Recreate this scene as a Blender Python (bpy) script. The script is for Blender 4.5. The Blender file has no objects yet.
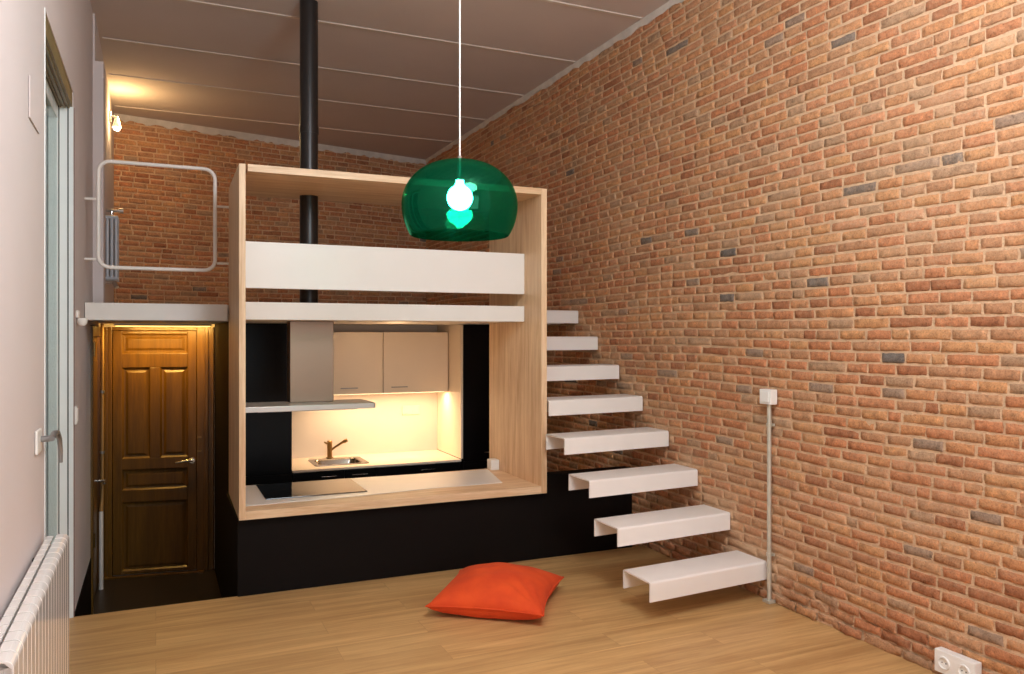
import bpy, bmesh, math, random
import numpy as np
from mathutils import Vector, Matrix
random.seed(7)
rng = np.random.default_rng(11)
S = bpy.context.scene
C = S.collection

# ------------------------------------------------------------------ helpers
def lin(r, g, b):
    def f(c):
        c /= 255.0
        return c / 12.92 if c <= .04045 else ((c + .055) / 1.055) ** 2.4
    return (f(r), f(g), f(b), 1)

class MB:
    """collects geometry and links it as one mesh object"""
    def __init__(s): s.v = []; s.f = []; s.m = []
    def add(s, vs, fs, mi=0):
        b = len(s.v); s.v += [tuple(p) for p in vs]
        s.f += [tuple(b + i for i in q) for q in fs]; s.m += [mi] * len(fs)
    def box(s, x0, x1, y0, y1, z0, z1, mi=0):
        s.add([(x0,y0,z0),(x1,y0,z0),(x1,y1,z0),(x0,y1,z0),(x0,y0,z1),(x1,y0,z1),(x1,y1,z1),(x0,y1,z1)],
              [(0,3,2,1),(4,5,6,7),(0,1,5,4),(1,2,6,5),(2,3,7,6),(3,0,4,7)], mi)
    def prism(s, poly, z0, z1, mi=0):
        n = len(poly)
        s.add([(x,y,z0) for x,y in poly] + [(x,y,z1) for x,y in poly],
              [tuple(range(n-1,-1,-1)), tuple(range(n,2*n))] + [(i,(i+1)%n,n+(i+1)%n,n+i) for i in range(n)], mi)
    def extrude(s, prof, fn, a, b, mi=0):
        """closed profile (p,q) swept from a to b; fn(p,q,t) gives the point"""
        n = len(prof)
        s.add([fn(p,q,a) for p,q in prof] + [fn(p,q,b) for p,q in prof],
              [tuple(range(n-1,-1,-1)), tuple(range(n,2*n))] + [(i,(i+1)%n,n+(i+1)%n,n+i) for i in range(n)], mi)
    def tube(s, pts, r, seg=12, closed=False, cap=True, mi=0):
        pts = [Vector(p) for p in pts]; n = len(pts)
        rs = r if isinstance(r, (list, tuple)) else [r] * n
        ring = []; prev = None
        for i, p in enumerate(pts):
            if closed: t = pts[(i+1) % n] - pts[i-1]
            else: t = pts[min(i+1, n-1)] - pts[max(i-1, 0)]
            t.normalize()
            if prev is None:
                ref = Vector((0,0,1)) if abs(t.z) < .9 else Vector((1,0,0))
                u = t.cross(ref).normalized()
            else:
                u = (prev - t * prev.dot(t)).normalized()
            prev = u; w = t.cross(u)
            ring.append([p + (u * math.cos(2*math.pi*k/seg) + w * math.sin(2*math.pi*k/seg)) * rs[i] for k in range(seg)])
        vs = [q for rg in ring for q in rg]; fs = []
        for i in range(n if closed else n - 1):
            j = (i + 1) % n
            fs += [(i*seg+k, i*seg+(k+1)%seg, j*seg+(k+1)%seg, j*seg+k) for k in range(seg)]
        if cap and not closed:
            fs += [tuple(range(seg-1,-1,-1)), tuple((n-1)*seg+k for k in range(seg))]
        s.add(vs, fs, mi)
    def lathe(s, prof, c, seg=32, closed=False, mi=0, axis='z'):
        n = len(prof); vs = []
        for r, h in prof:
            for k in range(seg):
                a = 2*math.pi*k/seg
                p = (r*math.cos(a), r*math.sin(a), h)
                if axis == 'x': p = (p[2], p[0], p[1])
                if axis == 'y': p = (p[0], p[2], p[1])
                vs.append((c[0]+p[0], c[1]+p[1], c[2]+p[2]))
        fs = [(i*seg+k, i*seg+(k+1)%seg, ((i+1)%n)*seg+(k+1)%seg, ((i+1)%n)*seg+k)
              for i in range(n if closed else n-1) for k in range(seg)]
        if not closed:
            if prof[0][0] > 1e-6: fs.append(tuple(range(seg-1,-1,-1)))
            if prof[-1][0] > 1e-6: fs.append(tuple((n-1)*seg+k for k in range(seg)))
        s.add(vs, fs, mi)
    def build(s, name, mats, parent=None, bevel=0, smooth=False, seg=2, angle=40, weld=False):
        me = bpy.data.meshes.new(name)
        me.from_pydata(s.v, [], s.f)
        if not isinstance(mats, (list, tuple)): mats = [mats]
        for m in mats: me.materials.append(m)
        me.polygons.foreach_set('material_index', s.m)
        bm = bmesh.new(); bm.from_mesh(me)
        if weld: bmesh.ops.remove_doubles(bm, verts=bm.verts, dist=1e-5)
        bmesh.ops.recalc_face_normals(bm, faces=bm.faces)
        bm.to_mesh(me); bm.free()
        if smooth:
            me.polygons.foreach_set('use_smooth', [True] * len(me.polygons))
            try: me.set_sharp_from_angle(angle=math.radians(angle))
            except Exception: pass
        o = bpy.data.objects.new(name, me); C.objects.link(o)
        if parent: o.parent = parent
        if bevel:
            b = o.modifiers.new('bevel', 'BEVEL'); b.width = bevel; b.segments = seg
            b.limit_method = 'ANGLE'; b.angle_limit = math.radians(35)
        return o

def tag(o, label=None, cat=None, group=None, kind=None):
    if label: o['label'] = label
    if cat: o['category'] = cat
    if group: o['group'] = group
    if kind: o['kind'] = kind
    return o
def thing(name, loc, label, cat, group=None, kind=None):
    o = bpy.data.objects.new(name, None); C.objects.link(o); o.location = loc
    o.empty_display_size = .05
    o.matrix_world = Matrix.Translation(loc)
    return tag(o, label, cat, group, kind)
def put(o, parent):
    """parent keeping world coordinates (parents here are pure translations)"""
    o.parent = parent
    root = parent; t = Vector((0,0,0))
    while root is not None and root.type == 'EMPTY':
        t += root.location; root = root.parent
    o.data.transform(Matrix.Translation(-t))
    return o
def part(mb, name, mats, parent, **k):
    o = mb.build(name, mats, None, **k)
    return put(o, parent)
def copy_tree(o, parent=None):
    c = o.copy(); C.objects.link(c); c.parent = parent
    for ch in list(o.children): copy_tree(ch, c)
    return c

# ------------------------------------------------------------------ materials
def newmat(name):
    m = bpy.data.materials.new(name); m.use_nodes = True
    nt = m.node_tree; b = nt.nodes['Principled BSDF']
    return m, nt, b
def N(nt, t, **k):
    n = nt.nodes.new(t)
    for a, v in k.items():
        if a in n.inputs: n.inputs[a].default_value = v
        else: setattr(n, a, v)
    return n
def ramp(nt, stops):
    r = nt.nodes.new('ShaderNodeValToRGB'); e = r.color_ramp.elements
    while len(e) < len(stops): e.new(.5)
    for i, (p, c) in enumerate(stops): e[i].position = p; e[i].color = c
    return r
def plain(name, col, rough=.5, metal=0, var=.06, scale=6, bump=0, bscale=60, spec=.5, coat=0):
    """one colour with a faint large-scale mottling and an optional fine bump"""
    m, nt, b = newmat(name)
    tc = N(nt, 'ShaderNodeTexCoord')
    nz = N(nt, 'ShaderNodeTexNoise', Scale=scale, Detail=4.0)
    nt.links.new(tc.outputs['Object'], nz.inputs['Vector'])
    lo = tuple(max(0, c * (1 - var)) for c in col[:3]) + (1,)
    hi = tuple(min(1, c * (1 + var)) for c in col[:3]) + (1,)
    r = ramp(nt, [(.3, lo), (.7, hi)])
    nt.links.new(nz.outputs['Fac'], r.inputs['Fac']); nt.links.new(r.outputs['Color'], b.inputs['Base Color'])
    b.inputs['Roughness'].default_value = rough; b.inputs['Metallic'].default_value = metal
    b.inputs['Specular IOR Level'].default_value = spec
    b.inputs['Coat Weight'].default_value = coat
    if bump:
        n2 = N(nt, 'ShaderNodeTexNoise', Scale=bscale, Detail=3.0)
        nt.links.new(tc.outputs['Object'], n2.inputs['Vector'])
        bp = N(nt, 'ShaderNodeBump', Strength=bump, Distance=.01)
        nt.links.new(n2.outputs['Fac'], bp.inputs['Height']); nt.links.new(bp.outputs['Normal'], b.inputs['Normal'])
    return m
def emit(name, col, strength):
    m, nt, b = newmat(name)
    b.inputs['Base Color'].default_value = (.8,.8,.8,1)
    b.inputs['Emission Color'].default_value = col; b.inputs['Emission Strength'].default_value = strength
    return m
def wood(name, dark, light, grain='x', freq=1.0, rough=.45, planks=None, contrast=1.0, coat=0, bump=.08):
    """grain runs along the given axis; planks=(length, width) adds board joints and board-to-board tone"""
    m, nt, b = newmat(name); L = nt.links.new
    tc = N(nt, 'ShaderNodeTexCoord')
    sc = {'x': (.9, 14, 14), 'y': (14, .9, 14), 'z': (14, 14, .9)}[grain]
    mp = N(nt, 'ShaderNodeMapping'); mp.inputs['Scale'].default_value = tuple(v * freq for v in sc)
    L(tc.outputs['Object'], mp.inputs['Vector'])
    vec = mp.outputs['Vector']
    if planks:
        bk = N(nt, 'ShaderNodeTexBrick', Scale=1.0)
        bk.offset = .37; bk.offset_frequency = 2; bk.squash = 1
        bk.inputs['Color1'].default_value = (0,0,0,1); bk.inputs['Color2'].default_value = (1,1,1,1)
        bk.inputs['Mortar'].default_value = (.5,.5,.5,1)
        bk.inputs['Mortar Size'].default_value = .0012; bk.inputs['Mortar Smooth'].default_value = .3
        bk.inputs['Brick Width'].default_value = planks[0]; bk.inputs['Row Height'].default_value = planks[1]
        L(tc.outputs['Object'], bk.inputs['Vector'])
        off = N(nt, 'ShaderNodeVectorMath', operation='MULTIPLY_ADD')
        L(bk.outputs['Color'], off.inputs[0]); off.inputs[1].default_value = (7, 31, 3)
        L(vec, off.inputs[2]); vec = off.outputs['Vector']
    n1 = N(nt, 'ShaderNodeTexNoise', Scale=1.0, Detail=6.0, Roughness=.6, Distortion=.6)
    n2 = N(nt, 'ShaderNodeTexNoise', Scale=5.0, Detail=4.0, Roughness=.7)
    L(vec, n1.inputs['Vector']); L(vec, n2.inputs['Vector'])
    mx = N(nt, 'ShaderNodeMath', operation='MULTIPLY_ADD'); L(n2.outputs['Fac'], mx.inputs[0]); mx.inputs[1].default_value = .45
    L(n1.outputs['Fac'], mx.inputs[2])
    mid = tuple((a + c) / 2 for a, c in zip(dark, light))
    w = .22 / contrast
    r = ramp(nt, [(.72 - w, dark), (.72, mid), (.72 + w, light)])
    L(mx.outputs[0], r.inputs['Fac']); col = r.outputs['Color']
    if planks:
        mr = N(nt, 'ShaderNodeMapRange'); L(bk.outputs['Color'], mr.inputs['Value'])
        mr.inputs['To Min'].default_value = .94; mr.inputs['To Max'].default_value = 1.05
        mm = N(nt, 'ShaderNodeMix', data_type='RGBA', blend_type='MULTIPLY'); mm.inputs['Factor'].default_value = 1
        L(col, mm.inputs['A']); L(mr.outputs['Result'], mm.inputs['B'])
        jm = N(nt, 'ShaderNodeMix', data_type='RGBA'); jf = N(nt, 'ShaderNodeMath', operation='MULTIPLY'); jf.inputs[1].default_value = .45
        L(bk.outputs['Fac'], jf.inputs[0]); L(jf.outputs[0], jm.inputs['Factor'])
        L(mm.outputs['Result'], jm.inputs['A']); jm.inputs['B'].default_value = tuple(c * .5 for c in dark[:3]) + (1,)
        col = jm.outputs['Result']
    L(col, b.inputs['Base Color'])
    b.inputs['Roughness'].default_value = rough; b.inputs['Coat Weight'].default_value = coat; b.inputs['Coat Roughness'].default_value = .25
    bp = N(nt, 'ShaderNodeBump', Strength=bump, Distance=.004); L(mx.outputs[0], bp.inputs['Height']); L(bp.outputs['Normal'], b.inputs['Normal'])
    return m

def brick_material():
    m, nt, b = newmat('old_brick'); L = nt.links.new
    geo = N(nt, 'ShaderNodeNewGeometry'); tc = N(nt, 'ShaderNodeTexCoord')
    cr = ramp(nt, [(0, lin(166,108,75)), (.08, lin(195,137,94)), (.24, lin(188,126,88)), (.42, lin(181,131,95)),
                   (.57, lin(196,142,97)), (.70, lin(187,138,100)), (.80, lin(193,128,89)), (.91, lin(174,137,106)), (.966, lin(152,126,106)), (.988, lin(116,105,97))])
    cr.color_ramp.interpolation = 'CONSTANT'
    L(geo.outputs['Random Per Island'], cr.inputs['Fac'])
    n1 = N(nt, 'ShaderNodeTexNoise', Scale=26.0, Detail=8.0, Roughness=.72); L(tc.outputs['Object'], n1.inputs['Vector'])
    r1 = ramp(nt, [(.30, (.40,.38,.38,1)), (.43, (.84,.82,.81,1)), (.55, (1.02,1.02,1.02,1)), (.70, (1.45,1.38,1.28,1))]); L(n1.outputs['Fac'], r1.inputs['Fac'])
    m1 = N(nt, 'ShaderNodeMix', data_type='RGBA', blend_type='MULTIPLY'); m1.inputs['Factor'].default_value = .9
    L(cr.outputs['Color'], m1.inputs['A']); L(r1.outputs['Color'], m1.inputs['B'])
    n4 = N(nt, 'ShaderNodeTexNoise', Scale=120.0, Detail=4.0, Roughness=.75); L(tc.outputs['Object'], n4.inputs['Vector'])
    r4 = ramp(nt, [(.33, (.42,.40,.40,1)), (.45, (.95,.95,.95,1)), (.58, (1.04,1.04,1.04,1)), (.72, (1.4,1.36,1.3,1))]); L(n4.outputs['Fac'], r4.inputs['Fac'])
    m4 = N(nt, 'ShaderNodeMix', data_type='RGBA', blend_type='MULTIPLY'); m4.inputs['Factor'].default_value = .8
    L(m1.outputs['Result'], m4.inputs['A']); L(r4.outputs['Color'], m4.inputs['B']); m1 = m4
    # mortar smears
    at = N(nt, 'ShaderNodeAttribute', attribute_name='smear')
    n2 = N(nt, 'ShaderNodeTexNoise', Scale=70.0, Detail=6.0, Roughness=.72); L(tc.outputs['Object'], n2.inputs['Vector'])
    ad = N(nt, 'ShaderNodeMath', operation='ADD'); L(at.outputs['Fac'], ad.inputs[0]); L(n2.outputs['Fac'], ad.inputs[1])
    r2 = ramp(nt, [(.36, (0,0,0,1)), (.56, (.22,.22,.22,1)), (.80, (.60,.60,.60,1)), (1.1, (.9,.9,.9,1))]); L(ad.outputs[0], r2.inputs['Fac'])
    n3 = N(nt, 'ShaderNodeTexNoise', Scale=5.0, Detail=3.0); L(tc.outputs['Object'], n3.inputs['Vector'])
    mc = ramp(nt, [(.35, lin(192,152,116)), (.65, lin(210,175,141))]); L(n3.outputs['Fac'], mc.inputs['Fac'])
    m2 = N(nt, 'ShaderNodeMix', data_type='RGBA'); L(r2.outputs['Color'], m2.inputs['Factor'])
    L(m1.outputs['Result'], m2.inputs['A']); L(mc.outputs['Color'], m2.inputs['B'])
    L(m2.outputs['Result'], b.inputs['Base Color'])
    b.inputs['Roughness'].default_value = .85; b.inputs['Specular IOR Level'].default_value = .25
    bp = N(nt, 'ShaderNodeBump', Strength=.7, Distance=.006); L(n2.outputs['Fac'], bp.inputs['Height']); L(bp.outputs['Normal'], b.inputs['Normal'])
    return m

M = {}
M['plaster'] = plain('pale_plaster', lin(212,200,197), .9, var=.02, scale=1.5, bump=.08, bscale=25, spec=.2)
M['plaster2'] = plain('white_plaster', lin(214,204,196), .9, var=.03, scale=2, spec=.2)
M['ceiling'] = plain('grey_ceiling_paint', lin(204,190,184), .9, var=.04, scale=1.2, bump=.1, bscale=12, spec=.2)
M['joint'] = plain('pale_ceiling_joint', lin(214,200,188), .8, spec=.2)
M['cornice'] = plain('rough_cement', lin(204,194,184), .9, var=.12, scale=9, bump=.5, bscale=30, spec=.2)
M['mortar'] = plain('sandy_mortar', lin(206,170,136), .95, var=.12, scale=14, bump=.8, bscale=90, spec=.15)
M['brick'] = brick_material()
M['floor'] = wood('oak_floorboards', lin(168,124,74), lin(216,174,116), 'x', 1.0, .42, planks=(1.3, .19), contrast=.9, coat=.1)
M['ply_v'] = wood('pale_plywood_upright', lin(206,164,122), lin(238,206,168), 'z', 1.5, .45, contrast=1.3)
M['ply_h'] = wood('pale_plywood_lying', lin(206,164,122), lin(238,206,168), 'x', 1.5, .45, contrast=1.2)
M['door'] = wood('varnished_brown_wood', lin(70,46,9), lin(120,84,24), 'z', 1.6, .35, contrast=.7, coat=.2)
M['white'] = plain('white_lacquer', lin(232,226,220), .35, var=.01)
M['white_matt'] = plain('white_paint', lin(226,220,213), .6, var=.02)
M['steel_white'] = plain('white_powder_coat', lin(236,229,222), .4, var=.015)
M['plastic'] = plain('white_plastic', lin(236,232,226), .35, var=.01)
M['black'] = plain('black_board', lin(16,10,8), .6, var=.1, spec=.12)
M['black_gloss'] = plain('black_laminate', lin(9,7,8), .35, var=.05, spec=.15)
M['glass_black'] = plain('black_ceramic_glass', lin(10,9,9), .06, var=.02)
M['dark'] = plain('dark_slot', lin(30,28,27), .7)
M['tile'] = None
M['inox'] = plain('brushed_stainless', lin(142,120,102), .38, metal=.75, var=.04, scale=3)
M['inox_pale'] = plain('pale_stainless', lin(206,202,198), .35, metal=.35, var=.02)
M['sink'] = plain('sink_steel', lin(150,140,128), .22, metal=1, var=.03)
M['chrome'] = plain('polished_chrome', lin(215,215,212), .14, metal=1, var=.01)
M['galv'] = plain('galvanised_conduit', lin(198,192,176), .35, metal=.35, var=.08, scale=20)
M['flue'] = plain('dark_enamelled_flue', lin(46,42,41), .32, metal=.4, var=.05)
M['alu'] = plain('pale_aluminium', lin(226,230,228), .35, metal=.05, var=.02)
M['grey'] = plain('grey_metal', lin(150,150,150), .35, metal=.7, var=.03)
M['cream'] = plain('cream_laminate', lin(232,218,200), .4, var=.01)
M['rad'] = plain('white_radiator_enamel', lin(236,230,225), .12, var=.01, coat=.4)
M['rad_grey'] = plain('grey_radiator_enamel', lin(200,204,210), .3, var=.02)
M['brass'] = plain('bronze_metal', lin(150,120,78), .3, metal=1, var=.1)
M['pipe_brown'] = plain('brown_pipe_paint', lin(150,116,66), .5)
M['bead'] = plain('reddish_brown_bead', lin(128,96,88), .5)
M['soffit'] = plain('brown_window_head', lin(132,116,78), .4, var=.1)

def tile_material():
    m, nt, b = newmat('dark_slate_tile'); L = nt.links.new
    tc = N(nt, 'ShaderNodeTexCoord')
    bk = N(nt, 'ShaderNodeTexBrick', Scale=1.0); bk.offset = 0
    bk.inputs['Color1'].default_value = lin(40,32,24); bk.inputs['Color2'].default_value = lin(48,39,29)
    bk.inputs['Mortar'].default_value = lin(24,19,15); bk.inputs['Mortar Size'].default_value = .003
    bk.inputs['Brick Width'].default_value = .3; bk.inputs['Row Height'].default_value = .6
    L(tc.outputs['Object'], bk.inputs['Vector']); L(bk.outputs['Color'], b.inputs['Base Color'])
    b.inputs['Roughness'].default_value = .35
    return m
M['tile'] = tile_material()

def cushion_material():
    m, nt, b = newmat('orange_velvet'); L = nt.links.new
    tc = N(nt, 'ShaderNodeTexCoord')
    nz = N(nt, 'ShaderNodeTexNoise', Scale=7.0, Detail=4.0); L(tc.outputs['Object'], nz.inputs['Vector'])
    r = ramp(nt, [(.35, lin(206,62,12)), (.65, lin(222,76,18))]); L(nz.outputs['Fac'], r.inputs['Fac'])
    L(r.outputs['Color'], b.inputs['Base Color'])
    b.inputs['Roughness'].default_value = .85
    b.inputs['Sheen Weight'].default_value = .12; b.inputs['Sheen Tint'].default_value = lin(255,140,100)
    n2 = N(nt, 'ShaderNodeTexNoise', Scale=260.0, Detail=2.0); L(tc.outputs['Object'], n2.inputs['Vector'])
    bp = N(nt, 'ShaderNodeBump', Strength=.25, Distance=.002); L(n2.outputs['Fac'], bp.inputs['Height']); L(bp.outputs['Normal'], b.inputs['Normal'])
    return m
M['cushion'] = cushion_material()

def green_acrylic():
    m, nt, b = newmat('green_acrylic'); L = nt.links.new
    nt.nodes.remove(b); out = nt.nodes['Material Output']
    tr = N(nt, 'ShaderNodeBsdfTransparent'); gl = N(nt, 'ShaderNodeBsdfGlossy', Roughness=.03)
    lw = N(nt, 'ShaderNodeLayerWeight', Blend=.42)
    cr = ramp(nt, [(0, (.12,.68,.59,1)), (.55, (.07,.60,.50,1)), (1, (.04,.42,.32,1))])
    L(lw.outputs['Facing'], cr.inputs['Fac']); L(cr.outputs['Color'], tr.inputs['Color'])
    tl = N(nt, 'ShaderNodeBsdfTranslucent'); tl.inputs['Color'].default_value = (.0,.42,.22,1)
    m0 = N(nt, 'ShaderNodeMixShader'); m0.inputs['Fac'].default_value = .012
    L(tr.outputs['BSDF'], m0.inputs[1]); L(tl.outputs['BSDF'], m0.inputs[2])
    gl.inputs['Color'].default_value = (.16,.75,.42,1)
    pw = N(nt, 'ShaderNodeMath', operation='POWER'); L(lw.outputs['Facing'], pw.inputs[0]); pw.inputs[1].default_value = 4.0
    fr = N(nt, 'ShaderNodeMath', operation='MULTIPLY_ADD'); L(pw.outputs[0], fr.inputs[0]); fr.inputs[1].default_value = .9; fr.inputs[2].default_value = .045
    mx = N(nt, 'ShaderNodeMixShader'); L(fr.outputs[0], mx.inputs['Fac'])
    L(m0.outputs['Shader'], mx.inputs[1]); L(gl.outputs['BSDF'], mx.inputs[2])
    L(mx.outputs['Shader'], out.inputs['Surface'])
    return m
M['acrylic'] = green_acrylic()

def pane_glass():
    m, nt, b = newmat('window_glass'); L = nt.links.new
    nt.nodes.remove(b); out = nt.nodes['Material Output']
    tr = N(nt, 'ShaderNodeBsdfTransparent'); tr.inputs['Color'].default_value = (.9,.95,.93,1)
    gl = N(nt, 'ShaderNodeBsdfGlossy', Roughness=.02); lw = N(nt, 'ShaderNodeLayerWeight', Blend=.5); pw = N(nt, 'ShaderNodeMath', operation='POWER'); L(lw.outputs['Facing'], pw.inputs[0]); pw.inputs[1].default_value = 3.0
    fr = N(nt, 'ShaderNodeMath', operation='MULTIPLY_ADD'); L(pw.outputs[0], fr.inputs[0]); fr.inputs[1].default_value = .45; fr.inputs[2].default_value = .03
    mx = N(nt, 'ShaderNodeMixShader'); L(fr.outputs[0], mx.inputs['Fac'])
    L(tr.outputs['BSDF'], mx.inputs[1]); L(gl.outputs['BSDF'], mx.inputs[2]); L(mx.outputs['Shader'], out.inputs['Surface'])
    return m
M['glass'] = pane_glass()

# ------------------------------------------------------------------ layout
XL, XR = -.415, 3.278          # side walls
XL2 = -.402                    # loft part of the side wall stands further in
ZC = 3.87                      # ceiling
ZE = -.45                      # sunken entry and kitchen floor
YB = lambda x: 9.36 + (x + .36) * .22     # rear brick wall, not quite square to the room
Y0 = -2.2                      # wall behind the camera
SL0, SL1 = 1.645, 1.76         # loft slab

# floors ------------------------------------------------------------
m = MB(); m.prism([(XL-.2,Y0),(XR,Y0),(XR,4.985),(.445,4.985),(.445,5.0),(XL-.2,5.0)], -.06, 0)
tag(m.build('floor', M['floor']), 'oak board floor of the living room', 'floor', kind='structure')
m = MB(); m.prism([(XL-.05,5.0),(XR,5.0),(XR,7.6),(XL-.05,7.6)], ZE-.08, ZE)
tag(m.build('entry_floor', M['tile']), 'dark tiled floor of the sunken entry in front of the wooden door', 'floor', kind='structure')
m = MB(); m.box(XL-.2, XR, 4.95, 4.985, ZE, -.061)
tag(m.build('trim_1', M['black']), 'dark riser under the edge of the oak floor', 'trim', kind='structure')

# ceiling with its pale joints ----------------------------------------
m = MB(); m.prism([(XL-.2,Y0),(XR+.1,Y0),(XR+.1,10.4),(XL-.2,9.6)], ZC, ZC+.1)
for yj, tl in ((1.9,0),(2.92,0),(3.94,0),(4.955,.004),(5.975,.004),(7.0,.01),(7.955,.012),(9.03,.012)):
    m.prism([(XL2+.02,yj-.014),(XR-.03,yj-.014+tl*3),(XR-.03,yj+.014+tl*3),(XL2+.02,yj+.014)], ZC-.007, ZC-.0005, 1)
tag(m.build('ceiling', [M['ceiling'], M['joint']]), 'grey board ceiling with thin pale joints', 'ceiling', kind='structure')

# brick walls ------------------------------------------------------------
def brick_wall(name, fn, u0, u1, v0, v1, course, lens, label, hotspots=(), rough=lambda u, v: 0):
    """real bricks standing a little proud of a mortar bed; fn(u,v,w) maps along, up, outward to the room"""
    NU, NV = 8, 5
    gu = np.array([0, .022, .2, .4, .6, .8, .978, 1.0]); gv = np.array([0, .075, .5, .925, 1.0])
    faces1 = []
    for j in range(NV-1):
        for i in range(NU-1):
            a = j*NU+i; faces1.append((a, a+1, a+NU+1, a+NU))
    faces1 = np.array(faces1)
    V = []; SM = []
    # slow waviness of the courses
    ph = rng.uniform(0, 6.28, 6)
    def sag(u, v): return .006*math.sin(u*1.3+ph[0]+v*.7) + .004*math.sin(u*3.1+ph[1]-v*1.9)
    def field(u, v):
        return (math.sin(u*2.3+ph[2]+1.7*math.sin(v*1.9+ph[3])) + math.sin(v*3.1+ph[4]+1.3*math.sin(u*1.7+ph[5]))) * .5
    row = 0; v = v0
    while v < v1 - .02:
        u = u0 - rng.uniform(0, lens[0])
        while u < u1:
            k = rng.random()
            ln = lens[0]*rng.uniform(.86,1.14) if k < .78 else (lens[1]*rng.uniform(.85,1.1) if k < .93 else lens[0]*rng.uniform(.45,.75))
            a = max(u, u0); bb = min(u+ln, u1)
            if bb - a > .03:
                gap = rng.uniform(.006, .013); rv = rough(a, v)
                h0 = v + rng.uniform(.002,.005); h1 = v + course - rng.uniform(.005,.008)
                U, W = np.meshgrid(a + gap*.5 + (bb-a-gap)*gu, h0 + (h1-h0)*gv)
                U = U + rng.normal(0, .0018 + .003*rv, U.shape); W = W + rng.normal(0, .0014 + .002*rv, W.shape)
                D = np.full(U.shape, rng.uniform(.0022, .0055) + rv*rng.uniform(0,.015)); D += rng.normal(0, .0011 + .003*rv, U.shape)
                D[0,:] -= .007; D[-1,:] -= .007; D[:,0] -= .007; D[:,-1] -= .007
                # tilt of each face
                D += (U-U.mean())*rng.normal(0,.015) + (W-W.mean())*rng.normal(0,.05)
                W = W + np.vectorize(sag)(U, W)
                V.append(np.stack([U, W, D], -1).reshape(-1, 3))
                s = .08*field(a, v) + rng.normal(0, .08) - .06
                base = np.full(U.shape, s)
                base[0,:] += .3; base[-1,:] += .3; base[:,0] += .3; base[:,-1] += .3
                for hu, hv, hr, ha in hotspots:
                    base += ha*np.exp(-(((U-hu)/hr)**2 + ((W-hv)/(hr*.8))**2))
                SM.append(base.reshape(-1))
            u += ln
        v += course; row += 1
    nb = len(V); V = np.concatenate(V); SM = np.concatenate(SM)
    P = np.array([fn(*p) for p in V])
    F = (faces1[None] + (np.arange(nb)*NU*NV)[:,None,None]).reshape(-1, 4)
    # mortar bed: a fine rough sheet, with thickness behind
    nu = int((u1-u0)/.04); nv = int((v1-v0)/.03)
    UU, VV = np.meshgrid(np.linspace(u0, u1, nu), np.linspace(v0, v1, nv))
    DD = rng.normal(-.0010, .0006, UU.shape)
    Q = np.array([fn(*p) for p in np.stack([UU, VV, DD], -1).reshape(-1, 3)])
    idx = np.arange(nu*nv).reshape(nv, nu)
    F2 = np.stack([idx[:-1,:-1], idx[:-1,1:], idx[1:,1:], idx[1:,:-1]], -1).reshape(-1, 4) + len(P)
    back = np.array([fn(u0,v0,-.02), fn(u1,v0,-.02), fn(u1,v1,-.02), fn(u0,v1,-.02), fn(u0,v0,-.2), fn(u1,v0,-.2), fn(u1,v1,-.2), fn(u0,v1,-.2)])
    F3 = np.array([(0,3,2,1),(4,5,6,7),(0,1,5,4),(1,2,6,5),(2,3,7,6),(3,0,4,7)]) + len(P) + len(Q)
    allv = np.concatenate([P, Q, back]); allf = np.concatenate([F, F2, F3])
    me = bpy.data.meshes.new(name)
    me.vertices.add(len(allv)); me.vertices.foreach_set('co', allv.astype(np.float32).ravel())
    me.loops.add(allf.size); me.loops.foreach_set('vertex_index', allf.astype(np.int32).ravel())
    me.polygons.add(len(allf)); me.polygons.foreach_set('loop_start', np.arange(0, allf.size, 4, dtype=np.int32))
    me.materials.append(M['mortar']); me.materials.append(M['brick'])
    mi = np.zeros(len(allf), np.int32); mi[:len(F)] = 1
    me.polygons.foreach_set('material_index', mi)
    me.update(calc_edges=True); me.validate()
    ring = np.array([j in (0, NV-2) or i in (0, NU-2) for j in range(NV-1) for i in range(NU-1)])
    sm = np.ones(len(allf), bool); sm[-6:] = False; sm[:len(F)] = np.tile(~ring, nb)
    me.polygons.foreach_set('use_smooth', sm)
    at = me.attributes.new('smear', 'FLOAT', 'POINT')
    at.data.foreach_set('value', np.concatenate([SM, np.zeros(len(Q)+8)]).astype(np.float32))
    o = bpy.data.objects.new(name, me); C.objects.link(o)
    return tag(o, label, 'wall', kind='structure')

TREADS = [(3.668 + .3262*k, .228 + .2183*k) for k in range(8)]      # front edge at the wall, top
hot = [(y + .12, z - .04, .15, .75) for y, z in TREADS] + [(3.66, .12, .12, .5), (3.5, .25, .1, .3), (2.7, .75, .3, .16), (3.0, 2.1, .4, .12), (5.2, 2.6, .5, .12)]
brick_wall('wall_right', lambda u, v, w: (XR - w, u, v), .9, 10.25, ZE, ZC, .0565, (.155, .255),
           'long old brick wall running along the stair', hot, lambda u, v: max(0, 1 - max(v, 0)/.22) if v > -.1 else 0)
ub = math.atan(.22); cb, sb = math.cos(ub), math.sin(ub)
brick_wall('wall_back', lambda u, v, w: (XL2 - .02 + u*cb + w*sb, YB(XL2-.02) + u*sb - w*cb, v), 0, 3.85, SL1, ZC, .0565, (.155, .255),
           'old brick wall at the rear of the loft')
m = MB(); m.box(XR, XR+.2, Y0, .9, ZE, ZC)
m.build('wall_right.001', M['plaster2']); tag(bpy.data.objects['wall_right.001'], 'plain stretch of wall behind the camera', 'wall', kind='structure')
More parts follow.
